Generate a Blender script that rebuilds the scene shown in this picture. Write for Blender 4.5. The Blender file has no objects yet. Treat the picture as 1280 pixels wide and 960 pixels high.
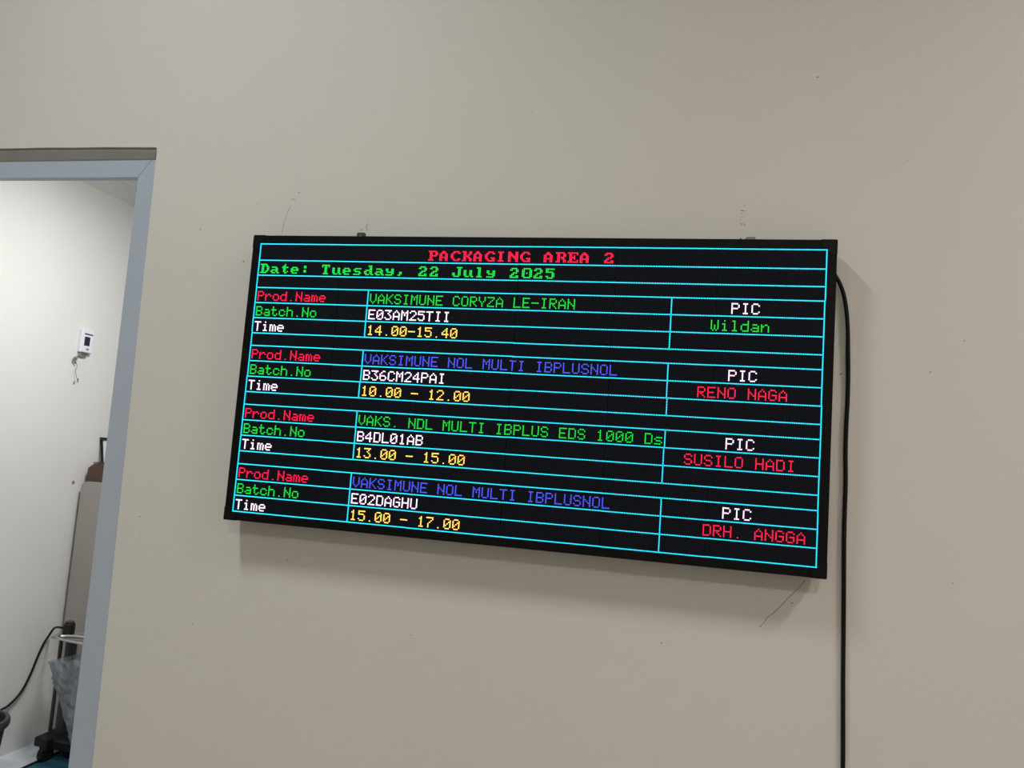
import bpy, math, random
from mathutils import Matrix, Vector, noise

# ------------------------------------------------------------------ camera, light, exposure
C = bpy.context.scene.collection
Z0 = 1.6            # height of the display's centre above the floor; shapes below are written relative to that centre
cam_data = bpy.data.cameras.new('camera')
cam = bpy.data.objects.new('camera', cam_data)
C.objects.link(cam)
cam_data.sensor_width = 36.0
cam_data.lens = 27.0
cam_data.clip_start = 0.02
cam.matrix_world = Matrix(((0.9739, -0.0498, 0.2215, 0.3742),
                           (0.2151, -0.1104, -0.9703, -1.6859),
                           (0.0728, 0.9926, -0.0968, Z0 - 0.1509),
                           (0, 0, 0, 1)))
bpy.context.scene.camera = cam
sc = bpy.context.scene
sc.view_settings.view_transform = 'Standard'
sc.view_settings.look = 'None'
sc.view_settings.gamma = 1.0
sc.view_settings.use_curve_mapping = False
sc.view_settings.exposure = 0.0
w = bpy.data.worlds.new('world'); sc.world = w
w.use_nodes = True
w.node_tree.nodes['Background'].inputs[0].default_value = (0.8, 0.85, 0.9, 1)
w.node_tree.nodes['Background'].inputs[1].default_value = 0.05

def area(name, loc, sx, sy, power, col=(1, 1, 1), rot=(0, 0, 0), spread=180):
    d = bpy.data.lights.new(name, 'AREA'); d.shape = 'RECTANGLE'
    d.size = sx; d.size_y = sy; d.energy = power; d.color = col; d.spread = math.radians(spread)
    o = bpy.data.objects.new(name, d); o.location = (loc[0], loc[1], loc[2] + Z0)
    o.rotation_euler = rot; C.objects.link(o); return o
CEIL = 2.12         # main room ceiling above the display centre
PANELS = [(-1.04, -1.40, 30), (2.30, -1.40, 35), (-1.04, -3.9, 8), (1.0, -4.2, 57)]  # last two panels are unseen, added as fill light from behind the camera
for (px, py, pw) in PANELS:
    area('panel_lamp', (px, py, CEIL - 0.036), 0.26, 0.56, pw, (0.90, 0.96, 1.0) if px < -1 and py > -2 else (1.0, 0.955, 0.865), spread=150)
area('inner_room_lamp', (-1.46, 0.92, 0.975), 0.26, 0.26, 18.5, (0.99, 1.0, 1.0))

# ------------------------------------------------------------------ helpers
random.seed(7)
def lin(r, g, b):
    f = lambda c: (c / 255 / 12.92) if c / 255 <= 0.04045 else ((c / 255 + 0.055) / 1.055) ** 2.4
    return (f(r), f(g), f(b), 1)

def mat(name, col, rough=0.5, metal=0.0, spec=0.5, bump=0.0, bscale=200.0, var=0.0, vscale=3.0, emit=None, estr=0.0):
    m = bpy.data.materials.new(name); m.use_nodes = True
    nt = m.node_tree; p = nt.nodes['Principled BSDF']
    col = tuple(col[:3]) + (1,)
    p.inputs['Base Color'].default_value = col
    p.inputs['Roughness'].default_value = rough
    p.inputs['Metallic'].default_value = metal
    p.inputs['Specular IOR Level'].default_value = spec
    tc = nt.nodes.new('ShaderNodeTexCoord')
    if bump > 0:
        n = nt.nodes.new('ShaderNodeTexNoise'); n.inputs['Scale'].default_value = bscale
        n.inputs['Detail'].default_value = 4
        nt.links.new(tc.outputs['Object'], n.inputs['Vector'])
        b = nt.nodes.new('ShaderNodeBump'); b.inputs['Strength'].default_value = bump
        b.inputs['Distance'].default_value = 0.002
        nt.links.new(n.outputs['Fac'], b.inputs['Height'])
        nt.links.new(b.outputs['Normal'], p.inputs['Normal'])
    if var > 0:
        n = nt.nodes.new('ShaderNodeTexNoise'); n.inputs['Scale'].default_value = vscale
        n.inputs['Detail'].default_value = 5
        nt.links.new(tc.outputs['Object'], n.inputs['Vector'])
        r = nt.nodes.new('ShaderNodeMix'); r.data_type = 'RGBA'
        r.inputs['A'].default_value = tuple(c * (1 - var) for c in col[:3]) + (1,)
        r.inputs['B'].default_value = tuple(min(1, c * (1 + var)) for c in col[:3]) + (1,)
        nt.links.new(n.outputs['Fac'], r.inputs['Factor'])
        nt.links.new(r.outputs['Result'], p.inputs['Base Color'])
    if emit:
        p.inputs['Emission Color'].default_value = tuple(emit[:3]) + (1,)
        p.inputs['Emission Strength'].default_value = estr
    return m

M = {}
M['wall'] = mat('painted_plaster', (0.600, 0.575, 0.532), 0.62, bump=0.15, bscale=90, var=0.02, vscale=2.2, spec=0.35)
M['inner_wall'] = mat('inner_room_plaster', (0.76, 0.75, 0.72), 0.6, bump=0.2, bscale=90, var=0.015, spec=0.3)
M['soffit'] = mat('rough_unpainted_plaster', (0.19, 0.19, 0.165), 0.85, bump=0.6, bscale=60, var=0.12, vscale=12, spec=0.2)
M['ceil'] = mat('ceiling_board', (0.74, 0.73, 0.70), 0.8, bump=0.1)
M['floor'] = mat('vinyl_floor', (0.27, 0.25, 0.22), 0.35, var=0.06, vscale=8)
M['inner_floor'] = mat('pale_vinyl_floor', (0.62, 0.65, 0.70), 0.25, var=0.04, vscale=8)
M['frame'] = mat('blue_grey_paint', (0.38, 0.43, 0.50), 0.42, bump=0.12, bscale=40, var=0.04, vscale=9)
M['seam'] = mat('mitre_seam', (0.20, 0.23, 0.27), 0.7)
M['cornice'] = mat('grey_cornice', (0.66, 0.66, 0.65), 0.6)
M['black'] = mat('black_aluminium', (0.0035, 0.0035, 0.004), 0.5, spec=0.10, bump=0.05, bscale=300)
M['black_plastic'] = mat('black_plastic', (0.010, 0.010, 0.011), 0.5, spec=0.3)
M['cap'] = mat('black_cap_plastic', (0.004, 0.004, 0.0045), 0.5, spec=0.12)
M['back'] = mat('dark_sheet_steel', (0.03, 0.03, 0.033), 0.5, metal=0.4)
M['cable'] = mat('black_rubber', (0.004, 0.004, 0.004), 0.6, spec=0.2)
M['steel_dark'] = mat('dark_bracket_steel', (0.07, 0.06, 0.06), 0.5, metal=0.4)
M['steel_dull'] = mat('dull_bracket_steel', (0.22, 0.21, 0.19), 0.5, metal=0.5)
M['steel'] = mat('bright_steel', (0.6, 0.6, 0.58), 0.28, metal=1.0)
M['mark'] = mat('pencil_grey', (0.30, 0.28, 0.26), 0.9, spec=0.1)
M['mark_light'] = mat('faint_grey', (0.40, 0.38, 0.355), 0.9, spec=0.1)
M['white_plastic'] = mat('white_plastic', (0.80, 0.81, 0.88), 0.4)
M['lcd'] = mat('dark_screen', (0.02, 0.025, 0.035), 0.2)
M['wire'] = mat('dusty_wire', (0.22, 0.20, 0.17), 0.7)
M['cupboard'] = mat('taupe_cupboard_paint', (0.34, 0.315, 0.295), 0.5, var=0.03, vscale=6)
M['gasket'] = mat('dark_gasket', (0.05, 0.045, 0.045), 0.7)
M['brown'] = mat('brown_leather', (0.085, 0.045, 0.03), 0.55, bump=0.3, bscale=80)
M['print'] = mat('white_paper', (0.78, 0.79, 0.82), 0.6)
M['pole'] = mat('dark_pole_paint', (0.05, 0.05, 0.05), 0.35, metal=0.3)
M['tray'] = mat('grey_tray', (0.30, 0.30, 0.29), 0.35, metal=0.5)
M['mat_teal'] = mat('teal_mat', (0.012, 0.085, 0.125), 0.6, bump=0.4, bscale=120)
M['bin'] = mat('charcoal_bin_plastic', (0.035, 0.036, 0.038), 0.45)
M['diffuser'] = mat('lamp_diffuser', (0.9, 0.9, 0.9), 0.5, emit=(1, 0.985, 0.96), estr=6.0)

M['drum'] = mat('drum_diffuser', (0.9, 0.9, 0.9), 0.5, emit=(0.99, 1.0, 1.0), estr=24.0)
def led_mat(name, rgb, s):
    m = mat(name, (0.02, 0.02, 0.02), 0.4, emit=lin(*rgb), estr=s); return m
LED = {
    'cyan': led_mat('cyan_led', (22, 200, 230), 2.0),
    'red': led_mat('red_led', (238, 6, 64), 2.0),
    'green': led_mat('green_led', (4, 214, 58), 1.5),
    'mint': led_mat('mint_green_led', (5, 218, 72), 1.55),
    'white': led_mat('white_led', (250, 215, 246), 2.6),
    'amber': led_mat('amber_led', (255, 196, 84), 2.3),
    'blue': led_mat('blue_led', (72, 84, 242), 1.5),
}

def led_face_mat(P):
    m = bpy.data.materials.new('led_module_face'); m.use_nodes = True
    nt = m.node_tree; p = nt.nodes['Principled BSDF']
    tc = nt.nodes.new('ShaderNodeTexCoord'); sp = nt.nodes.new('ShaderNodeSeparateXYZ')
    nt.links.new(tc.outputs['Object'], sp.inputs[0])
    def math_n(op, a, b=None, c=None):
        n = nt.nodes.new('ShaderNodeMath'); n.operation = op
        for i, v in enumerate((a, b, c)):
            if v is None: continue
            if isinstance(v, (int, float)): n.inputs[i].default_value = v
            else: nt.links.new(v, n.inputs[i])
        return n.outputs[0]
    def cell(s):
        return math_n('SUBTRACT', math_n('FRACT', math_n('DIVIDE', s, P)), 0.5)
    cx, cz = cell(sp.outputs['X']), cell(sp.outputs['Z'])
    d = math_n('MAXIMUM', math_n('ABSOLUTE', cx), math_n('ABSOLUTE', cz))
    f = math_n('LESS_THAN', d, 0.31)
    mx = nt.nodes.new('ShaderNodeMix'); mx.data_type = 'RGBA'
    mx.inputs['A'].default_value = (0.003, 0.003, 0.004, 1)
    mx.inputs['B'].default_value = (0.0125, 0.0145, 0.024, 1)
    nt.links.new(f, mx.inputs['Factor']); nt.links.new(mx.outputs['Result'], p.inputs['Base Color'])
    p.inputs['Roughness'].default_value = 0.7
    p.inputs['Specular IOR Level'].default_value = 0.06
    return m

def plastic_film():
    m = bpy.data.materials.new('clear_plastic_film'); m.use_nodes = True
    nt = m.node_tree; nt.nodes.clear()
    out = nt.nodes.new('ShaderNodeOutputMaterial')
    tr = nt.nodes.new('ShaderNodeBsdfTransparent'); tr.inputs[0].default_value = (0.80, 0.84, 0.86, 1)
    pr = nt.nodes.new('ShaderNodeBsdfPrincipled')
    pr.inputs['Base Color'].default_value = (0.27, 0.30, 0.32, 1); pr.inputs['Roughness'].default_value = 0.13
    pr.inputs['Specular IOR Level'].default_value = 0.9
    n = nt.nodes.new('ShaderNodeTexNoise'); n.inputs['Scale'].default_value = 34; n.inputs['Detail'].default_value = 4
    n.inputs['Distortion'].default_value = 1.2
    tc = nt.nodes.new('ShaderNodeTexCoord'); nt.links.new(tc.outputs['Object'], n.inputs['Vector'])
    b = nt.nodes.new('ShaderNodeBump'); b.inputs['Strength'].default_value = 0.9; b.inputs['Distance'].default_value = 0.01
    nt.links.new(n.outputs['Fac'], b.inputs['Height']); nt.links.new(b.outputs['Normal'], pr.inputs['Normal'])
    mix = nt.nodes.new('ShaderNodeMixShader'); mix.inputs[0].default_value = 0.45
    nt.links.new(tr.outputs[0], mix.inputs[1]); nt.links.new(pr.outputs[0], mix.inputs[2])
    nt.links.new(mix.outputs[0], out.inputs[0])
    return m
M['film'] = plastic_film()

def worigin(o):
    v = Vector((0, 0, 0))
    while o is not None:
        v += o.location; o = o.parent
    return v

class MB:
    """collects shapes (display-centred coordinates) and links them as one mesh object"""
    def __init__(s): s.v = []; s.f = []
    def add(s, vs, fs):
        k = len(s.v); s.v += [tuple(v) for v in vs]; s.f += [tuple(i + k for i in f) for f in fs]; return s
    def box(s, x0, x1, y0, y1, z0, z1, c=0.0):
        if c <= 0:
            vs = [(x, y, z) for x in (x0, x1) for y in (y0, y1) for z in (z0, z1)]
            fs = [(0, 1, 3, 2), (4, 6, 7, 5), (0, 4, 5, 1), (2, 3, 7, 6), (0, 2, 6, 4), (1, 5, 7, 3)]
            return s.add(vs, fs)
        # chamfered box
        pts = {}
        vs = []
        for i, x in enumerate((x0, x1)):
            for j, y in enumerate((y0, y1)):
                for k, z in enumerate((z0, z1)):
                    sx, sy, sz = (1 if i == 0 else -1), (1 if j == 0 else -1), (1 if k == 0 else -1)
                    for a, p in enumerate(((x, y + sy * c, z + sz * c), (x + sx * c, y, z + sz * c), (x + sx * c, y + sy * c, z))):
                        pts[(i, j, k, a)] = len(vs); vs.append(p)
        fs = []
        for i in (0, 1):
            q = [(i, 0, 0, 0), (i, 1, 0, 0), (i, 1, 1, 0), (i, 0, 1, 0)]; q = q if i else q[::-1]; fs.append([pts[t] for t in q])
            q = [(0, i, 0, 1), (0, i, 1, 1), (1, i, 1, 1), (1, i, 0, 1)]; q = q if i else q[::-1]; fs.append([pts[t] for t in q])
            q = [(0, 0, i, 2), (1, 0, i, 2), (1, 1, i, 2), (0, 1, i, 2)]; q = q if i else q[::-1]; fs.append([pts[t] for t in q])
        for j in (0, 1):
            for k in (0, 1):
                fs.append([pts[(0, j, k, 1)], pts[(1, j, k, 1)], pts[(1, j, k, 2)], pts[(0, j, k, 2)]])
                fs.append([pts[(j, 0, k, 0)], pts[(j, 1, k, 0)], pts[(j, 1, k, 2)], pts[(j, 0, k, 2)]])
                fs.append([pts[(j, k, 0, 0)], pts[(j, k, 1, 0)], pts[(j, k, 1, 1)], pts[(j, k, 0, 1)]])
        for i in (0, 1):
            for j in (0, 1):
                for k in (0, 1):
                    fs.append([pts[(i, j, k, a)] for a in range(3)])
        return s.add(vs, fs)
    def tube(s, path, r, n=10, cap=True):
        path = [Vector(p) for p in path]; rs = r if isinstance(r, (list, tuple)) else [r] * len(path)
        vs = []; fs = []
        up = Vector((0.3, 0.9, 0.31)).normalized()
        for i, p in enumerate(path):
            t = (path[min(i + 1, len(path) - 1)] - path[max(i - 1, 0)]).normalized()
            a = t.cross(up)
            if a.length < 1e-3: a = t.cross(Vector((1, 0, 0)))
            a.normalize(); b = t.cross(a)
            for k in range(n):
                th = 2 * math.pi * k / n
                vs.append(p + (a * math.cos(th) + b * math.sin(th)) * rs[i])
        for i in range(len(path) - 1):
            for k in range(n):
                fs.append((i * n + k, i * n + (k + 1) % n, (i + 1) * n + (k + 1) % n, (i + 1) * n + k))
        if cap: fs.append(tuple(range(n))[::-1]); fs.append(tuple((len(path) - 1) * n + k for k in range(n)))
        return s.add(vs, fs)
    def lathe(s, cx, cy, prof, n=32, loop=False):
        vs = []; fs = []
        for (r, z) in prof:
            for k in range(n):
                th = 2 * math.pi * k / n; vs.append((cx + r * math.cos(th), cy + r * math.sin(th), z))
        for i in range(len(prof) - 1):
            for k in range(n):
                fs.append((i * n + k, i * n + (k + 1) % n, (i + 1) * n + (k + 1) % n, (i + 1) * n + k))
        m = len(prof)
        if loop:
            for k in range(n): fs.append(((m - 1) * n + k, (m - 1) * n + (k + 1) % n, (k + 1) % n, k))
        else:
            fs.append(tuple(range(n))[::-1]); fs.append(tuple((m - 1) * n + k for k in range(n)))
        return s.add(vs, fs)
    def prism(s, poly, a0, a1, axis='y'):
        """poly in the two other axes (x,z for y; y,z for x; x,y for z)"""
        def P(p, a):
            return {'y': (p[0], a, p[1]), 'x': (a, p[0], p[1]), 'z': (p[0], p[1], a)}[axis]
        n = len(poly)
        vs = [P(p, a0) for p in poly] + [P(p, a1) for p in poly]
        fs = [tuple(range(n)), tuple(range(2 * n - 1, n - 1, -1))]
        for i in range(n): fs.append((i, i + n, (i + 1) % n + n, (i + 1) % n))
        return s.add(vs, fs)
    def build(s, name, m, parent=None, smooth=False, origin=None):
        vs = [Vector((x, y, z + Z0)) for x, y, z in s.v]
        po = worigin(parent) if parent else Vector((0, 0, 0))
        if origin is not None:
            o_w = Vector((origin[0], origin[1], origin[2] + Z0))
        elif parent is not None:
            o_w = po
        else:
            xs = [v.x for v in vs]; ys = [v.y for v in vs]; zs = [v.z for v in vs]
            o_w = Vector(((min(xs) + max(xs)) / 2, (min(ys) + max(ys)) / 2, min(zs)))
        me = bpy.data.meshes.new(name); me.from_pydata([v - o_w for v in vs], [], s.f)
        import bmesh
        if len(s.f) < 20000:
            bm = bmesh.new(); bm.from_mesh(me); bmesh.ops.recalc_face_normals(bm, faces=bm.faces); bm.to_mesh(me); bm.free()
        me.materials.append(m)
        if smooth:
            me.polygons.foreach_set('use_smooth', [True] * len(me.polygons))
            if len(s.f) < 20000:
                me.set_sharp_from_angle(angle=math.radians(40))
        o = bpy.data.objects.new(name, me); o.location = o_w - po; C.objects.link(o)
        if parent: o.parent = parent
        return o

def empty(name, loc, kind=None):
    o = bpy.data.objects.new(name, None); o.location = (loc[0], loc[1], loc[2] + Z0); o.empty_display_size = 0.05
    C.objects.link(o)
    if kind: o['kind'] = kind
    return o
def tag(o, label, cat, group=None):
    o['label'] = label; o['category'] = cat
    if group: o['group'] = group
    return o
def struct(o):
    o['kind'] = 'structure'; return o

# ------------------------------------------------------------------ the setting
FZ = -1.6
X0, X1, Y0 = -3.3, 3.2, -5.2          # main room
DX0 = -2.02                            # far side of the door opening
def edge_x(z): return -1.0094 + (0.594 - z) * 0.019     # slightly out-of-plumb plaster edge
def head_z(x): return 0.594 + (-1.0 - x) * 0.010 + 0.0007 * math.sin(x * 9 + 1) + 0.0004 * math.sin(x * 31)

def front_wall():
    b = MB(); T = 0.12
    # right of the opening
    zs = [FZ + (0.575 - FZ) * i / 12 for i in range(13)]
    n = len(zs)
    for y in (0.0, T):
        pass
    vs = []; fs = []
    # profile of the right reveal incl. rounded top corner, swept along x at the head
    right = [(edge_x(z), z) for z in zs] + [(-1.0098, 0.588), (-1.0125, 0.5925)]
    head = [(-1.02 - i * (1.0 / 30), 0) for i in range(0, 31)]
    head = [(x, head_z(x) - (0.0006 if i == 0 else 0)) for i, (x, _) in enumerate(head) if x > DX0 - 0.001]
    left = [(DX0, 0.6), (DX0, FZ)]
    outline = right + head + left                      # open polyline around the opening
    def back(p):                                       # the reveal at the frame: soffit slopes down a little
        x, z = p
        return (x, z - 0.0105 if z > 0.57 else z)
    m = len(outline)
    ys = (0.0, 0.004, 0.06, T)
    rings = []
    for yi, y in enumerate(ys):
        ring = []
        for p in outline:
            q = p if yi == 0 else back(p) if yi >= 2 else (p[0], p[1] - 0.001)
            if yi == 3: q = (q[0], q[1] + (0.01 if q[1] > 0.57 else 0))
            ring.append(len(vs)); vs.append((q[0], y, q[1]))
        rings.append(ring)
    for a in range(3):
        for i in range(m - 1):
            fs.append((rings[a][i], rings[a][i + 1], rings[a + 1][i + 1], rings[a + 1][i]))
    def v(x, y, z): vs.append((x, y, z)); return len(vs) - 1
    for ring, y in ((rings[0], 0.0), (rings[3], T)):
        # right panel strips
        nr = len(right); nh = len(head)
        far = [v(X1, y, vs[ring[i]][2]) for i in range(nr)]
        for i in range(nr - 1): fs.append((ring[i], far[i], far[i + 1], ring[i + 1]))
        top = [v(vs[ring[i]][0], y, CEIL) for i in range(nr - 1, nr + nh + 1)]
        tr = v(X1, y, CEIL)
        fs.append((ring[nr - 1], far[nr - 1], tr, top[0]))
        for k, i in enumerate(range(nr - 1, nr + nh)):
            fs.append((ring[i], top[k], top[k + 1], ring[i + 1]))
        a = v(X0, y, FZ); bb = v(X0, y, 0.6); c = v(X0, y, CEIL)
        fs.append((ring[-1], ring[-2], bb, a)); fs.append((ring[-2], top[-1], c, bb))
    b.add(vs, fs)
    return struct(b.build('wall_front', M['wall'], origin=(0, 0, FZ)))
wall_front = front_wall()
# rough grey plaster lining the head of the door opening
b = MB()
xs = [-1.0128 - i * (1.005 / 40) for i in range(41)]
vs = []; fs = []
for i, x in enumerate(xs):
    h = head_z(x) - (0.0022 if i == 0 else 0.0010)
    q = 0.0009 * noise.noise(Vector((x * 9, 0, 3)))
    vs += [(x, 0.0035, 0.5600), (x, 0.0022 + q, 0.5640), (x, 0.0026 + q, h - 0.010), (x, 0.0045, h - 0.0005), (x, 0.05, h - 0.0125), (x, 0.05, 0.5600)]
for i in range(len(xs) - 1):
    for k in range(6):
        fs.append((i * 6 + k, i * 6 + (k + 1) % 6, (i + 1) * 6 + (k + 1) % 6, (i + 1) * 6 + k))
fs += [tuple(range(6)), tuple(len(vs) - 6 + k for k in range(6))]
b.add(vs, fs); so = b.build('cement_filler', M['soffit'], wall_front); so['label'] = 'rough grey cement strip above the door frame'

struct(MB().box(X0 - 0.1, X1 + 0.1, Y0 - 0.1, 0.1, FZ - 0.1, FZ).build('floor', M['floor']))
struct(MB().box(X0 - 0.1, X1 + 0.1, Y0 - 0.1, 0.12, CEIL, CEIL + 0.1).build('ceiling', M['ceil']))
struct(MB().box(X0 - 0.1, X0, Y0, 0.0, FZ, CEIL).build('wall_left', M['wall']))
struct(MB().box(X1, X1 + 0.1, Y0, 0.0, FZ, CEIL).build('wall_right', M['wall']))
struct(MB().box(X0, X1, Y0 - 0.1, Y0, FZ, CEIL).build('wall_back', M['wall']))
# inner room seen through the doorway
SX = -2.454; ICEIL = 1.085; IY = 3.4
struct(MB().box(SX - 0.1, SX, 0.12, IY, FZ, ICEIL).build('wall_inner_left', M['inner_wall']))
struct(MB().box(SX - 0.1, 0.8, IY, IY + 0.1, FZ, ICEIL).build('wall_inner_back', M['inner_wall']))
struct(MB().box(0.7, 0.8, 0.12, IY, FZ, ICEIL).build('wall_inner_right', M['inner_wall']))
struct(MB().box(SX - 0.1, 0.8, 0.12, IY + 0.1, ICEIL, ICEIL + 0.1).build('ceiling_inner', M['ceil']))
struct(MB().box(SX - 0.1, 0.8, 0.10, IY + 0.1, FZ - 0.1, FZ).build('floor_inner', M['inner_floor']))
prof = [(SX, ICEIL), (SX, ICEIL - 0.082), (SX + 0.003, ICEIL - 0.082), (SX + 0.009, ICEIL - 0.07), (SX + 0.022, ICEIL - 0.045),
        (SX + 0.045, ICEIL - 0.022), (SX + 0.062, ICEIL - 0.013), (SX + 0.066, ICEIL)]
struct(MB().prism(prof, 0.12, IY, 'y').build('trim_1', M['cornice'], smooth=True))

# door frame: two jambs and a mitred header, set back in the opening
door = empty('door_1', (-1.55, 0.07, FZ), 'structure')
FY0, FY1 = 0.002, 0.026
IXR = lambda z: -1.0577 + (0.513 - z) * 0.0065       # inner edge of the right jamb
HZ, HT = 0.513, 0.5592
MB().prism([(IXR(FZ), FZ), (IXR(HZ), HZ), (-1.0219, HT), (edge_x(HT) - 0.0006, HT), (edge_x(FZ) - 0.0006, FZ)], FY0, FY1).build('jamb', M['frame'], door)
MB().prism([(-1.965, FZ), (-1.965, HZ + 0.006), (-2.000, HT + 0.003), (DX0 + 0.0006, HT + 0.003), (DX0 + 0.0006, FZ)], FY0, FY1).build('jamb', M['frame'], door)
MB().prism([(-1.965, HZ + 0.006), (IXR(HZ) - 0.0008, HZ), (-1.0227, HT), (-2.000, HT + 0.003)], FY0 + 0.0006, FY1).build('header', M['frame'], door)
MB().prism([(IXR(HZ) - 0.0016, HZ), (IXR(HZ) - 0.0002, HZ), (-1.0218, HT), (-1.0234, HT)], FY0 - 0.0004, FY0 + 0.003).build('mitre_seam', M['seam'], door)

# marks on the wall
def stroke(name, pts, wdt, m, label=None):
    """thin pencil stroke lying on the wall"""
    vs = []; fs = []
    for i, (x, z) in enumerate(pts):
        x0, z0 = pts[max(i - 1, 0)]; x1, z1 = pts[min(i + 1, len(pts) - 1)]
        dx, dz = x1 - x0, z1 - z0; L = math.hypot(dx, dz) or 1
        nx, nz = -dz / L * wdt / 2, dx / L * wdt / 2
        vs += [(x + nx, -0.0003, z + nz), (x - nx, -0.0003, z - nz), (x - nx, 0.0003, z - nz), (x + nx, 0.0003, z + nz)]
    for i in range(len(pts) - 1):
        for k in range(4): fs.append((4 * i + k, 4 * i + (k + 1) % 4, 4 * i + 4 + (k + 1) % 4, 4 * i + 4 + k))
    fs += [(0, 1, 2, 3), tuple(len(vs) - 4 + k for k in range(4))]
    o = MB().add(vs, fs).build(name, m, wall_front)
    if label: o['label'] = label
stroke('pencil_line', [(0.629, -0.352), (0.612, -0.3745), (0.598, -0.390), (0.583, -0.409), (0.566, -0.428)], 0.0017, M['mark'], 'grey diagonal pencil line running down from the display corner')
stroke('pencil_line', [(0.5645, -0.427), (0.5575, -0.436), (0.5505, -0.447), (0.544, -0.455)], 0.0015, M['mark'])
stroke('pencil_line', [(-0.623, 0.362), (-0.6215, 0.385), (-0.617, 0.405), (-0.611, 0.424), (-0.606, 0.434)], 0.0018, M['mark_light'], 'faint curved pencil line above the display')
stroke('scuff', [(-0.607, 0.448), (-0.602, 0.452), (-0.596, 0.449)], 0.003, M['mark_light'])
stroke('scuff', [(-0.590, 0.466), (-0.585, 0.470)], 0.003, M['mark_light'])
stroke('scuff', [(-0.397, 0.372), (-0.4, 0.383), (-0.396, 0.389)], 0.002, M['mark'])
stroke('scuff', [(-0.414, 0.372), (-0.408, 0.376)], 0.002, M['mark_light'])
for (x, z, l) in ((0.4705, 0.394, 0.006), (0.4775, 0.393, 0.006)):
    stroke('scuff', [(x, z), (x + 0.003, z - l)], 0.0018, M['mark'])
for (x, z) in ((0.470, 0.414), (0.471, 0.407), (0.4695, 0.401)):
    stroke('scuff', [(x, z), (x + 0.004, z)], 0.0014, M['mark_light'])
stroke('scuff', [(0.4685, 0.4215), (0.478, 0.4205)], 0.0022, M['mark'])
stroke('scuff', [(0.4755, 0.433), (0.479, 0.432)], 0.002, M['mark_light'])
SPECKS = SPECK_DATA = [(0.6175, 0.7195, 0.0026), (0.684, 0.073, 0.003), (0.853, 0.085, 0.002), (0.914, 0.151, 0.0018), (-0.853, 0.372, 0.0022), (-0.93, -0.36, 0.0022),
                       (-0.925, -0.40, 0.0018), (-0.75, -0.60, 0.002), (-0.52, -0.425, 0.0018), (0.605, -0.40, 0.0022), (0.9, -0.33, 0.0018), (-0.70, 0.44, 0.0016),
                       (-0.72, 0.29, 0.003), (0.35, -0.51, 0.002), (-0.2, -0.56, 0.0018), (-0.01, 0.66, 0.0016), (0.80, 0.53, 0.0016)]
for (x, z, r) in SPECKS:
    pts = [(x + r * math.cos(t * math.pi / 4), z + 0.7 * r * math.sin(t * math.pi / 4)) for t in range(8)]
    MB().prism(pts, -0.0004, 0.0004).build('speck', M['mark'], wall_front)

# ceiling lamps of the main room (above the frame); the rear pair is added fill
for i, (px, py, pw) in enumerate(PANELS):
    e = empty('ceiling_light', (px, py, CEIL - 0.03))
    tag(e, ['recessed white ceiling panel light nearest the display wall', 'recessed white ceiling panel light high on the right side of the room',
            'white ceiling panel added as unseen fill light behind the nearest one', 'white ceiling panel added as unseen fill light at the back of the room'][i], 'ceiling light', 'ceiling panel lights')
    f = MB()
    f.box(px - 0.16, px - 0.14, py - 0.31, py + 0.31, CEIL - 0.032, CEIL - 0.002); f.box(px + 0.14, px + 0.16, py - 0.31, py + 0.31, CEIL - 0.032, CEIL - 0.002)
    f.box(px - 0.14, px + 0.14, py - 0.31, py - 0.29, CEIL - 0.032, CEIL - 0.002); f.box(px - 0.14, px + 0.14, py + 0.29, py + 0.31, CEIL - 0.032, CEIL - 0.002)
    f.build('frame', M['white_plastic'], e)
    MB().box(px - 0.14, px + 0.14, py - 0.29, py + 0.29, CEIL - 0.028, CEIL - 0.004).build('diffuser', M['diffuser'], e)

# ------------------------------------------------------------------ the LED display
P = 1.27667 / 383
NX, NZ = 384, 192
HW, HH = 0.658, 0.3385
disp = empty('led_display', (0, -0.03, -HH))
tag(disp, 'wide black LED message board on the wall showing the packaging schedule in a cyan grid', 'display board')
YB, YF = -0.012, -0.0635
MB().box(-HW + 0.002, HW - 0.002, -0.050, YB, -HH + 0.002, HH - 0.002, 0.0015).build('back_cover', M['back'], disp)
R = 0.0175
MB().prism([(-HW, HH), (HW, HH), (HW - R, HH - R), (-HW + R, HH - R)], YF, -0.02).build('frame_rail', M['black'], disp)
MB().prism([(-HW, -HH), (HW, -HH), (HW - R, -HH + R), (-HW + R, -HH + R)], YF, -0.02).build('frame_rail', M['black'], disp)
MB().prism([(-HW, -HH), (-HW, HH), (-HW + R, HH - R), (-HW + R, -HH + R)], YF, -0.02).build('frame_rail', M['black'], disp)
MB().prism([(HW, -HH), (HW, HH), (HW - R, HH - R), (HW - R, -HH + R)], YF, -0.02).build('frame_rail', M['black'], disp)
for sx in (-1, 1):
    for sz in (-1, 1):
        x1, z1 = sx * (HW + 0.0004), sz * (HH + 0.0006)
        x0, z0 = sx * (HW - 0.030), sz * (HH - 0.030)
        xi, zi = sx * (HW - R + 0.001), sz * (HH - R + 0.001)
        c = 0.002
        MB().prism([(x0, z1), (x1 - sx * c, z1), (x1, z1 - sz * c), (x1, z0), (xi, z0), (xi, zi), (x0, zi)], YF - 0.0015, -0.018).build('corner_cap', M['cap'], disp)
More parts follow.
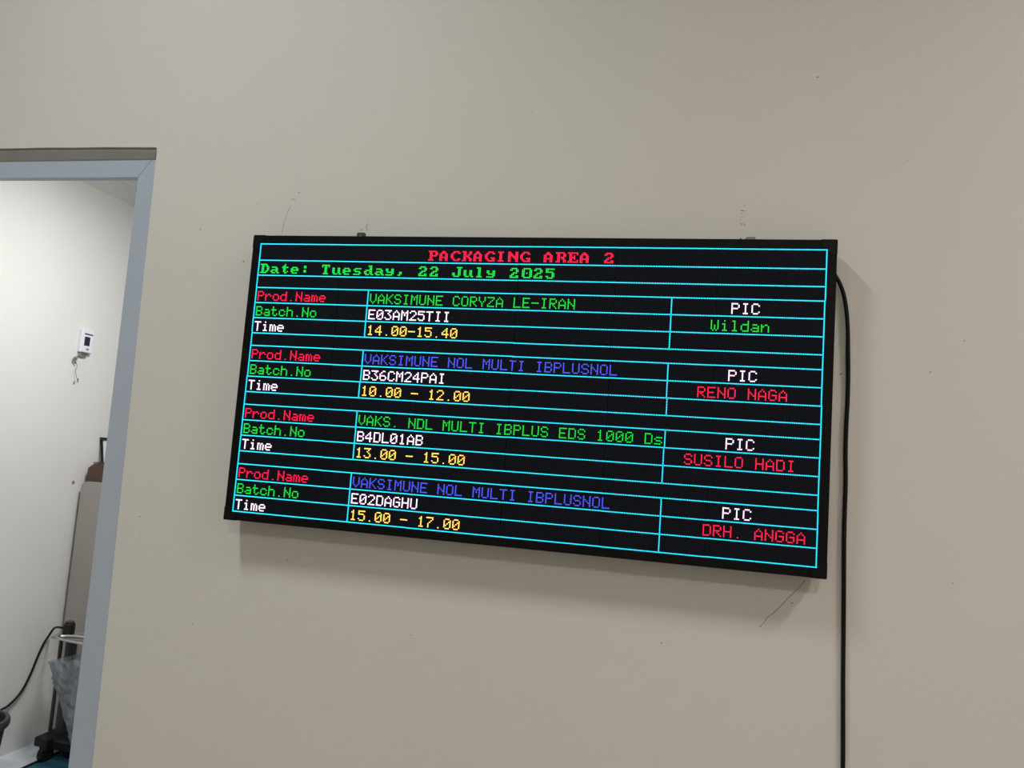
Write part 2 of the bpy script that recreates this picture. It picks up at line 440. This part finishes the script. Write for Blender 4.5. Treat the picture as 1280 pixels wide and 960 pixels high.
# modules, each a millimetre or so out of true
M['face'] = led_face_mat(P)
NMX, NMZ = 6, 6
MW, MH = NX // NMX, NZ // NMZ
jx = [[random.uniform(-0.00035, 0.00035) + [0.0006, 0.0, -0.0007, 0.0005, -0.0002, 0.0004][r] * (1 if c > 2 else -0.8) for c in range(NMX)] for r in range(NMZ)]
jz = [[random.uniform(-0.0003, 0.0003) for c in range(NMX)] for r in range(NMZ)]
mod_me = None
for r in range(NMZ):
    for c in range(NMX):
        cx = (-NX / 2 + (c + 0.5) * MW) * P + jx[r][c] * 0.5; cz = (NZ / 2 - (r + 0.5) * MH) * P + jz[r][c]
        if mod_me is None:
            g = 0.0007
            o = MB().box(cx - MW * P / 2 + g, cx + MW * P / 2 - g, -0.0604, -0.0500, cz - MH * P / 2 + g / 2, cz + MH * P / 2 - g / 2).build('led_module', M['face'], disp, origin=(cx, -0.055, cz))
            mod_me = o.data
        else:
            o = bpy.data.objects.new('led_module', mod_me); o.parent = disp; C.objects.link(o)
            o.location = Vector((cx, -0.055, cz + Z0)) - worigin(disp)
# lamps
used = set()
RO = [(math.cos(math.pi / 8 + k * math.pi / 4), math.sin(math.pi / 8 + k * math.pi / 4)) for k in range(8)]
def leds(name, cells, m, label=None, rad=0.43, parent=None):
    vs = []; fs = []
    for (i, j) in cells:
        if (i, j) in used or not (0 <= i < NX and 0 <= j < NZ): continue
        used.add((i, j))
        r, c = j // MH, i // MW
        x = (i - (NX - 1) / 2) * P + jx[r][c]; z = ((NZ - 1) / 2 - j) * P + jz[r][c]
        k = len(vs)
        for (a, b_) in RO: vs.append((x + a * P * rad, -0.0604, z + b_ * P * rad))
        for (a, b_) in RO: vs.append((x + a * P * rad * 0.92, -0.0619, z + b_ * P * rad * 0.92))
        fs.append(tuple(range(k + 8, k + 16)))
        for q in range(8): fs.append((k + q, k + (q + 1) % 8, k + 8 + (q + 1) % 8, k + 8 + q))
    o = MB().add(vs, fs).build(name, m, parent or disp)
    if label: o['label'] = label
    return o
rows = [0, 12, 23]
for g in range(4):
    rows += [32 + 42 * g + d for d in (0, 11, 22, 33)]
leds('grid_line', [(0, j) for j in range(NZ)], LED['cyan'])
leds('grid_line', [(NX - 1, j) for j in range(NZ)], LED['cyan'])
for rr in rows: leds('grid_line', [(i, rr) for i in range(1, NX - 1)], LED['cyan'])
for g in range(4):
    for cc in (86, 292): leds('grid_line', [(cc, j) for j in range(32 + 42 * g, 66 + 42 * g)], LED['cyan'])

F5 = {
 ' ': '0 0 0 0 0 0 0', '.': '0 0 0 0 0 0 4', '-': '0 0 0 1F 0 0 0', '0': 'E 11 13 15 19 11 E', '1': '4 C 4 4 4 4 E', '2': 'E 11 1 2 4 8 1F',
 '3': '1F 2 4 2 1 11 E', '4': '2 6 A 12 1F 2 2', '5': '1F 10 1E 1 1 11 E', '6': '6 8 10 1E 11 11 E', '7': '1F 1 2 4 8 8 8',
 'A': '4 A 11 11 1F 11 11', 'B': '1E 11 11 1E 11 11 1E', 'C': 'E 11 10 10 10 11 E', 'D': '1E 11 11 11 11 11 1E', 'E': '1F 10 10 1E 10 10 1F',
 'G': 'E 11 10 17 11 11 E', 'H': '11 11 11 1F 11 11 11', 'I': 'E 4 4 4 4 4 E', 'K': '11 12 14 18 14 12 11', 'L': '10 10 10 10 10 10 1F',
 'M': '11 1B 15 15 11 11 11', 'N': '11 11 19 15 13 11 11', 'O': 'E 11 11 11 11 11 E', 'P': '1E 11 11 1E 10 10 10', 'R': '1E 11 11 1E 14 12 11',
 'S': 'E 11 10 E 1 11 E', 'T': '1F 4 4 4 4 4 4', 'U': '11 11 11 11 11 11 E', 'V': '11 11 11 11 11 A 4', 'W': '11 11 11 15 15 15 A',
 'Y': '11 11 11 A 4 4 4', 'Z': '1F 1 2 4 8 10 1F',
 'a': '0 0 E 1 F 11 F', 'c': '0 0 E 11 10 11 E', 'd': '1 1 F 11 11 11 F', 'e': '0 0 E 11 1F 10 E', 'h': '10 10 1E 11 11 11 11',
 'i': '4 0 C 4 4 4 E', 'l': 'C 4 4 4 4 4 E', 'm': '0 0 1A 15 15 15 15', 'n': '0 0 16 19 11 11 11', 'o': '0 0 E 11 11 11 E',
 'r': '0 0 16 19 10 10 10', 's': '0 0 F 10 E 1 1E', 't': '8 8 1E 8 8 9 6'}
F8 = {
 ' ': '0 0 0 0 0 0 0', 'A': '30 78 CC CC FC CC CC', 'C': '3C 66 C0 C0 C0 66 3C', 'D': 'F8 6C 66 66 66 6C F8', 'E': 'FE 62 68 78 68 62 FE',
 'G': '3C 66 C0 C0 CE 66 3E', 'I': '78 30 30 30 30 30 78', 'J': '1E 0C 0C 0C CC CC 78', 'K': 'E6 66 6C 78 6C 66 E6', 'N': 'C6 E6 F6 DE CE C6 C6',
 'P': 'FC 66 66 7C 60 60 F0', 'R': 'FC 66 66 7C 6C 66 E6', 'T': 'FC B4 30 30 30 30 78', 'a': '0 0 78 0C 7C CC 76', 'd': '1C 0C 0C 7C CC CC 76',
 'e': '0 0 78 CC FC C0 78', 'l': '70 30 30 30 30 30 78', 's': '0 0 7C C0 78 0C F8', 't': '10 30 7C 30 30 34 18', 'u': '0 0 CC CC CC CC 76',
 'y': '0 0 CC CC 7C 0C F8', ':': '0 30 30 0 30 30 0', ',': '0 0 0 0 30 30 60', '2': '78 CC 0C 38 60 CC FC', '5': 'FC C0 F8 0C 0C CC 78',
 '0': '7C C6 C6 D6 C6 C6 7C'}
def text(s, x, y, col, label, big=False):
    line = bpy.data.objects.new('text_line', None); line.parent = disp; C.objects.link(line); line['label'] = label; line.empty_display_size = 0.01
    for n, ch in enumerate(s):
        rws = [int(h, 16) for h in (F8 if big else F5)[ch].split()]
        wd = 8 if big else 5; cells = []
        for j, rw in enumerate(rws):
            for i in range(wd):
                if rw >> (wd - 1 - i) & 1: cells.append((x + n * (8 if big else 6) + i, y + j))
        if cells: leds('letter', cells, LED[col], parent=line)
text('PACKAGING AREA 2', 128, 4, 'red', 'red heading letters PACKAGING AREA 2', True)
text('Date: Tuesday, 22 July 2025', 2, 15, 'mint', 'green date line Tuesday, 22 July 2025', True)
jobs = [('VAKSIMUNE CORYZA LE-IRAN', 'green', 'E03AM25TII', '14.00-15.40', 'Wildan', 317, 'green'),
        ('VAKSIMUNE NOL MULTI IBPLUSNOL', 'blue', 'B36CM24PAI', '10.00 - 12.00', 'RENO NAGA', 311, 'red'),
        ('VAKS. NDL MULTI IBPLUS EDS 1000 Ds', 'green', 'B4DL01AB', '13.00 - 15.00', 'SUSILO HADI', 305, 'red'),
        ('VAKSIMUNE NOL MULTI IBPLUSNOL', 'blue', 'E02DAGHU', '15.00 - 17.00', 'DRH. ANGGA', 318, 'red')]
order = ['first', 'second', 'third', 'fourth']
for g, (prod, pc, batch, tm, nm, nx, nc) in enumerate(jobs):
    y = 32 + 42 * g + 3
    text('Prod.Name', 2, y, 'red', 'red letters Prod.Name in the %s block' % order[g])
    text('Batch.No', 2, y + 11, 'green', 'green letters Batch.No in the %s block' % order[g])
    text('Time', 2, y + 22, 'white', 'pinkish white letters Time in the %s block' % order[g])
    text(prod, 88, y, pc, '%s letters %s in the %s block' % (pc, prod, order[g]))
    text(batch, 88, y + 11, 'white', 'pinkish white letters %s' % batch)
    text(tm, 88, y + 22, 'amber', 'amber letters %s' % tm)
    text('PIC', 329, y, 'white', 'pinkish white letters PIC in the %s block' % order[g])
    text(nm, nx, y + 11, nc, '%s letters %s' % (nc, nm))
# mounting brackets
def bracket(x, wdt, m, label, top, notch):
    h0 = 0.24
    poly = [(x - wdt / 2, h0), (x + wdt / 2, h0), (x + wdt / 2, top - 0.001), (x + wdt / 2 - 0.002, top), (x - wdt / 2 + notch, top), (x - wdt / 2, top - notch)]
    o = MB().prism(poly, -0.0045, -0.0005).build('mounting_bracket', m, disp); o['label'] = label
    MB().box(x - wdt / 2, x + wdt / 2, -0.013, -0.0045, h0, h0 + 0.02).build('bracket_lip', m, o)
    MB().prism([(x + 0.004 * math.cos(k * math.pi / 4), top - 0.012 + 0.004 * math.sin(k * math.pi / 4)) for k in range(8)], -0.0075, -0.0045).build('screw', M['steel_dull'], o)
bracket(-0.410, 0.021, M['steel_dark'], 'dark steel mounting tab at the upper left of the board', 0.3655, 0.002)
bracket(0.4915, 0.0225, M['steel_dull'], 'dull grey steel mounting tab at the upper right of the board', 0.3615, 0.005)
MB().prism([(0.4705, 0.30), (0.4735, 0.30), (0.4735, 0.3585), (0.4705, 0.3585)], -0.004, -0.0005).build('cable_tie', M['black_plastic'], disp)

# power cable of the display
cpts = [(0.600, -0.006, 0.300), (0.635, -0.006, 0.298), (0.655, -0.0065, 0.290), (0.6695, -0.0075, 0.272), (0.681, -0.008, 0.245), (0.6885, -0.008, 0.21), (0.6925, -0.0085, 0.17), (0.6950, -0.007, 0.12), (0.6970, -0.0055, 0.07),
        (0.6975, -0.005, 0.02), (0.6965, -0.005, -0.03), (0.6965, -0.005, -0.09), (0.6985, -0.005, -0.15), (0.6985, -0.0055, -0.24), (0.7000, -0.006, -0.32), (0.7025, -0.0055, -0.42),
        (0.7045, -0.005, -0.52), (0.7075, -0.005, -0.63), (0.7095, -0.005, -0.72), (0.7100, -0.005, -0.95), (0.7090, -0.006, -1.25), (0.7080, -0.008, -1.55), (0.715, -0.03, -1.5935), (0.78, -0.07, -1.5958)]
def smooth_path(p, n=5):
    p = [Vector(q) for q in p]; out = []
    for i in range(len(p) - 1):
        a, b_, c, d = p[max(i - 1, 0)], p[i], p[i + 1], p[min(i + 2, len(p) - 1)]
        for k in range(n):
            t = k / n
            out.append(0.5 * ((2 * b_) + (c - a) * t + (2 * a - 5 * b_ + 4 * c - d) * t * t + (3 * b_ - a - 3 * c + d) * t ** 3))
    out.append(p[-1]); return out
tag(MB().tube(smooth_path(cpts), 0.0042, 12).build('power_cable', M['cable'], smooth=True), 'thick black cable hanging down the wall from the right edge of the LED board', 'cable')

# ------------------------------------------------------------------ inner room things
# wall controller with loose wiring
ctl = empty('wall_controller', (SX, 1.44, 0.2))
tag(ctl, 'small white controller with dark screen on the bright inner room wall', 'controller')
MB().box(SX + 0.0005, SX + 0.021, 1.392, 1.464, 0.205, 0.315, 0.003).build('housing', M['white_plastic'], ctl)
MB().box(SX + 0.0205, SX + 0.0222, 1.404, 1.456, 0.291, 0.2965).build('slot', M['lcd'], ctl)
MB().box(SX + 0.0205, SX + 0.0225, 1.407, 1.440, 0.238, 0.281).build('screen', M['lcd'], ctl)
MB().box(SX + 0.0205, SX + 0.0230, 1.424, 1.438, 0.218, 0.226).build('button', M['wire'], ctl)
for k, pts in enumerate(([(1.44, .206), (1.438, .19), (1.425, .182), (1.410, .188), (1.400, .176)],
                         [(1.455, .206), (1.452, .192), (1.440, .186), (1.430, .200)],
                         [(1.42, .206), (1.405, .19), (1.392, .178), (1.384, .158), (1.392, .146)],
                         [(1.40, .176), (1.388, .168), (1.378, .176), (1.374, .160), (1.390, .150)],
                         [(1.392, .146), (1.398, .130), (1.392, .110), (1.402, .085), (1.412, .070)])):
    MB().tube(smooth_path([(SX + 0.006 + 0.002 * k, y - 0.008, z) for y, z in pts], 4), 0.0032 if k < 4 else 0.0012, 6).build('loose_wire', M['wire'], ctl, smooth=True)
for k, (y, z) in enumerate([(1.418, 0.0705), (1.397, 0.056)]):
    MB().box(SX + 0.0002, SX + 0.004, y - 0.003, y + 0.003, z - 0.008, z + 0.008, 0.001).build('wire_clip', M['wire'], ctl)
tag(MB().box(SX + 0.0003, SX + 0.006, 1.464, 1.476, -0.419, -0.407, 0.002).build('wall_screw', M['wire']), 'small grey screw head in the wall beside the taupe cupboard', 'screw')

# cupboard
cb = empty('cupboard', (-2.14, 1.76, FZ))
tag(cb, 'waist-high taupe cupboard with rounded upper corner, partly behind the door frame', 'cupboard')
cx0, cx1, cz1 = -2.440, -1.86, -0.403
def rounded(x0, x1, z0, z1, r, n=6):
    p = [(x0, z0), (x1, z0)]
    for k in range(n + 1):
        t = k / n * math.pi / 2; p.append((x1 - r + r * math.cos(t), z1 - r + r * math.sin(t)))
    for k in range(n + 1):
        t = math.pi / 2 + k / n * math.pi / 2; p.append((x0 + r + r * math.cos(t), z1 - r + r * math.sin(t)))
    return p
MB().prism(rounded(cx0 + 0.004, cx1, FZ + 0.03, cz1, 0.03), 1.535, 2.02).build('body', M['cupboard'], cb, smooth=True)
MB().prism(rounded(cx0 + 0.001, cx1 + 0.001, FZ + 0.05, cz1 + 0.001, 0.03), 1.522, 1.535).build('gasket', M['gasket'], cb)
MB().prism(rounded(cx0 + 0.009, cx1, FZ + 0.05, cz1 - 0.004, 0.028), 1.500, 1.522).build('door', M['cupboard'], cb, smooth=True)
MB().box(cx0 + 0.03, cx1 - 0.02, 1.55, 2.0, FZ, FZ + 0.03).build('plinth', M['gasket'], cb)
# framed picture and brown box on the cupboard
pf = empty('picture_frame', (-2.36, 1.62, cz1))
tag(pf, 'small black picture frame with white sheet leaning on top of the cupboard', 'picture frame')
def quad_prism(a, b_, c, d, y0, y1, tilt): # corners in x,z; leans back in y with height
    vs = []
    for yy in (y0, y1):
        for (x, z) in (a, b_, c, d): vs.append((x, yy + (z - cz1) * tilt, z))
    return vs, [(0, 1, 2, 3), (7, 6, 5, 4), (0, 4, 5, 1), (1, 5, 6, 2), (2, 6, 7, 3), (3, 7, 4, 0)]
tl, bl_, br_, tr_ = (-2.452, -0.193), (-2.408, cz1 + 0.001), (-2.226, cz1 + 0.001), (-2.270, -0.193)
t = 0.014
MB().add(*quad_prism(tl, bl_, (bl_[0] + t, bl_[1]), (tl[0] + t, tl[1]), 1.60, 1.612, 0.03)).build('frame_bar', M['black_plastic'], pf)
MB().add(*quad_prism((tr_[0] - t, tr_[1]), (br_[0] - t, br_[1]), br_, tr_, 1.60, 1.612, 0.03)).build('frame_bar', M['black_plastic'], pf)
MB().add(*quad_prism(tl, (tl[0] + 0.004, tl[1] - t), (tr_[0] + 0.004, tr_[1] - t), tr_, 1.5995, 1.6125, 0.03)).build('frame_bar', M['black_plastic'], pf)
MB().add(*quad_prism((bl_[0] - 0.004, bl_[1] + t), bl_, br_, (br_[0] - 0.004, br_[1] + t), 1.5995, 1.6125, 0.03)).build('frame_bar', M['black_plastic'], pf)
MB().add(*quad_prism((tl[0] + 0.01, tl[1] - 0.01), (bl_[0] + 0.01, bl_[1] + 0.01), (br_[0] - 0.01, br_[1] + 0.01), (tr_[0] - 0.01, tr_[1] - 0.01), 1.603, 1.610, 0.03)).build('sheet', M['print'], pf)
bx = empty('brown_case', (-2.38, 1.56, cz1))
tag(bx, 'small dark brown case with sloping top in front of the picture frame', 'case')
MB().prism([(-2.436, cz1 + 0.0005), (-2.33, cz1 + 0.0005), (-2.33, cz1 + 0.09), (-2.40, cz1 + 0.083), (-2.431, cz1 + 0.060)], 1.53, 1.592).build('case_body', M['brown'], bx)
MB().prism([(-2.402, cz1 + 0.0845), (-2.328, cz1 + 0.0915), (-2.328, cz1 + 0.097), (-2.404, cz1 + 0.089)], 1.528, 1.594).build('case_lid', M['brown'], bx)

# bag stand on casters
BX, BY = -2.135, 1.33
st = empty('bag_stand', (BX, BY, FZ))
tag(st, 'dark metal trolley stand on black casters with steel hoop and grey top tray', 'stand')
HX, HY = BX + 0.105, BY - 0.075
ring = [(HX + 0.205 * math.cos(a * math.pi / 16), HY + 0.050 * math.sin(a * math.pi / 16), -1.062) for a in range(33)]
MB().tube(ring, 0.0055, 8, cap=False).build('hoop', M['steel'], st, smooth=True)
for ox in (-0.05, 0.15):
    MB().tube([(BX + ox, BY - 0.02, -1.062), (BX + ox, BY + 0.05, -1.075)], 0.004, 6).build('hoop_arm', M['steel'], st)
MB().prism([(BX - 0.15, BY - 0.06), (BX + 0.15, BY - 0.06), (BX + 0.17, BY), (BX + 0.15, BY + 0.06), (BX - 0.15, BY + 0.06), (BX - 0.17, BY + 0.02)], -1.078, -1.070, 'z').build('tray', M['tray'], st)
for (ox, oy, pr_) in ((-0.188, 0.045, 0.008), (-0.145, 0.060, 0.024), (0.15, 0.045, 0.011)):
    MB().tube([(BX + ox, BY + oy, -1.552), (BX + ox, BY + oy, -1.20), (BX + ox, BY + oy, -1.078)], pr_, 12).build('pole', M['pole'], st, smooth=True)
MB().box(BX - 0.20, BX + 0.19, BY - 0.03, BY + 0.09, -1.553, -1.512, 0.006).build('base', M['black_plastic'], st)
for (ox, oy) in ((-0.118, -0.045), (0.12, -0.045), (-0.055, 0.03), (0.12, 0.07)):
    c = MB().box(BX + ox - 0.018, BX + ox + 0.018, BY + oy - 0.022, BY + oy + 0.022, -1.552, -1.500, 0.004).build('caster', M['black_plastic'], st)
    pts = [(BY + oy + 0.034 * math.cos(k * math.pi / 10), FZ + 0.0345 + 0.034 * math.sin(k * math.pi / 10)) for k in range(20)]
    MB().prism(pts, BX + ox - 0.012, BX + ox + 0.012, 'x').build('wheel', M['black_plastic'], c, smooth=True)
# clear bag hanging from the hoop
vs = []; fs = []; n = 72
NR = 44; n = 150
for i in range(NR):
    u = i / (NR - 1)
    for k in range(n):
        th = 2 * math.pi * k / n
        ztop = -1.197 + 0.055 * (math.cos(th) + 1) + 0.010 * noise.noise(Vector((math.cos(th) * 4, math.sin(th) * 4, 7)))
        z = ztop + (-1.505 - ztop) * u
        r = 0.222 - 0.155 * u ** 1.05 + 0.008 * math.exp(-(u / 0.04) ** 2)
        q = noise.noise(Vector((math.cos(th) * 3.2, math.sin(th) * 3.2, z * 12))) * 0.022
        q += (0.25 - abs(noise.noise(Vector((math.cos(th) * 7 + z * 9, math.sin(th) * 7, z * 22))))) * 0.030
        q += (0.25 - abs(noise.noise(Vector((math.cos(th) * 17, math.sin(th) * 17 + z * 12, z * 50))))) * 0.010
        q *= 0.35 if math.cos(th) < -0.9 else 1
        vs.append((HX + (r + q) * math.cos(th), HY - 0.01 * u + (r * 0.32 + q) * math.sin(th), z + 0.03))
for i in range(NR - 1):
    for k in range(n): fs.append((i * n + k, i * n + (k + 1) % n, (i + 1) * n + (k + 1) % n, (i + 1) * n + k))
fs.append(tuple((NR - 1) * n + k for k in range(n)))
tag(MB().add(vs, fs).build('plastic_bag', M['film'], smooth=True), 'crumpled clear plastic bag hanging from the steel hoop beside the door frame', 'bag')
# adapter and its cable
ad = empty('power_adapter', (-2.245, 1.33, -1.07))
tag(ad, 'small black power adapter standing on the tray above the clear bag', 'adapter')
MB().box(-2.264, -2.230, 1.305, 1.345, -1.0698, -1.020, 0.004).build('adapter_body', M['black_plastic'], ad)
MB().box(-2.261, -2.233, 1.310, 1.340, -1.020, -1.010, 0.003).build('cap', M['gasket'], ad)
wp = [(-2.262, 1.330, -1.045), (-2.31, 1.35, -1.052), (-2.36, 1.385, -1.062), (-2.41, 1.42, -1.080), (-2.438, 1.433, -1.108), (-2.442, 1.405, -1.150), (-2.443, 1.380, -1.205), (-2.443, 1.352, -1.275), (-2.443, 1.312, -1.340), (-2.443, 1.255, -1.380), (-2.443, 1.205, -1.391), (-2.443, 1.05, -1.425), (-2.443, 0.80, -1.46), (-2.443, 0.5, -1.47)]
tag(MB().tube(smooth_path(wp), 0.0048, 10).build('wall_cable', M['cable'], smooth=True), 'thin black cable drooping along the inner room wall from the adapter', 'cable')
# teal mat
mt = empty('floor_mat', (-1.7, 1.9, FZ))
tag(mt, 'dark teal floor mat with black edging inside the doorway', 'mat')
MB().box(-2.262, -1.15, 1.06, 2.0, FZ, FZ + 0.005).build('mat_surface', M['mat_teal'], mt)
MB().box(-2.276, -2.262, 1.05, 2.01, FZ, FZ + 0.009, 0.002).build('edging', M['cable'], mt)
MB().box(-2.262, -1.15, 1.046, 1.06, FZ, FZ + 0.009, 0.002).build('edging', M['cable'], mt)
# bin
bn = empty('waste_bin', (-2.277, 0.9, FZ))
tag(bn, 'round charcoal plastic waste bin at the lower left edge of the picture', 'bin')
MB().lathe(-2.277, 0.9, [(0.098, FZ + 0.0005), (0.124, -1.340), (0.121, -1.340), (0.095, FZ + 0.004)], 40).build('tub', M['bin'], bn, smooth=True)
MB().lathe(-2.277, 0.9, [(0.122, -1.340), (0.136, -1.340), (0.138, -1.334), (0.138, -1.318), (0.134, -1.311), (0.122, -1.311), (0.119, -1.318)], 40, True).build('rim', M['bin'], bn, smooth=True)
# ceiling light of the inner room (above the frame)
dl = empty('ceiling_light', (-1.46, 0.92, ICEIL - 0.10))
tag(dl, 'round surface-mounted ceiling light of the inner room beyond the doorway', 'ceiling light')
MB().lathe(-1.46, 0.92, [(0.17, ICEIL - 0.02), (0.17, ICEIL - 0.001)], 32).build('ring', M['white_plastic'], dl, smooth=True)
MB().lathe(-1.46, 0.92, [(0.12, ICEIL - 0.10), (0.145, ICEIL - 0.09), (0.155, ICEIL - 0.075), (0.155, ICEIL - 0.021)], 32).build('diffuser', M['drum'], dl, smooth=True)
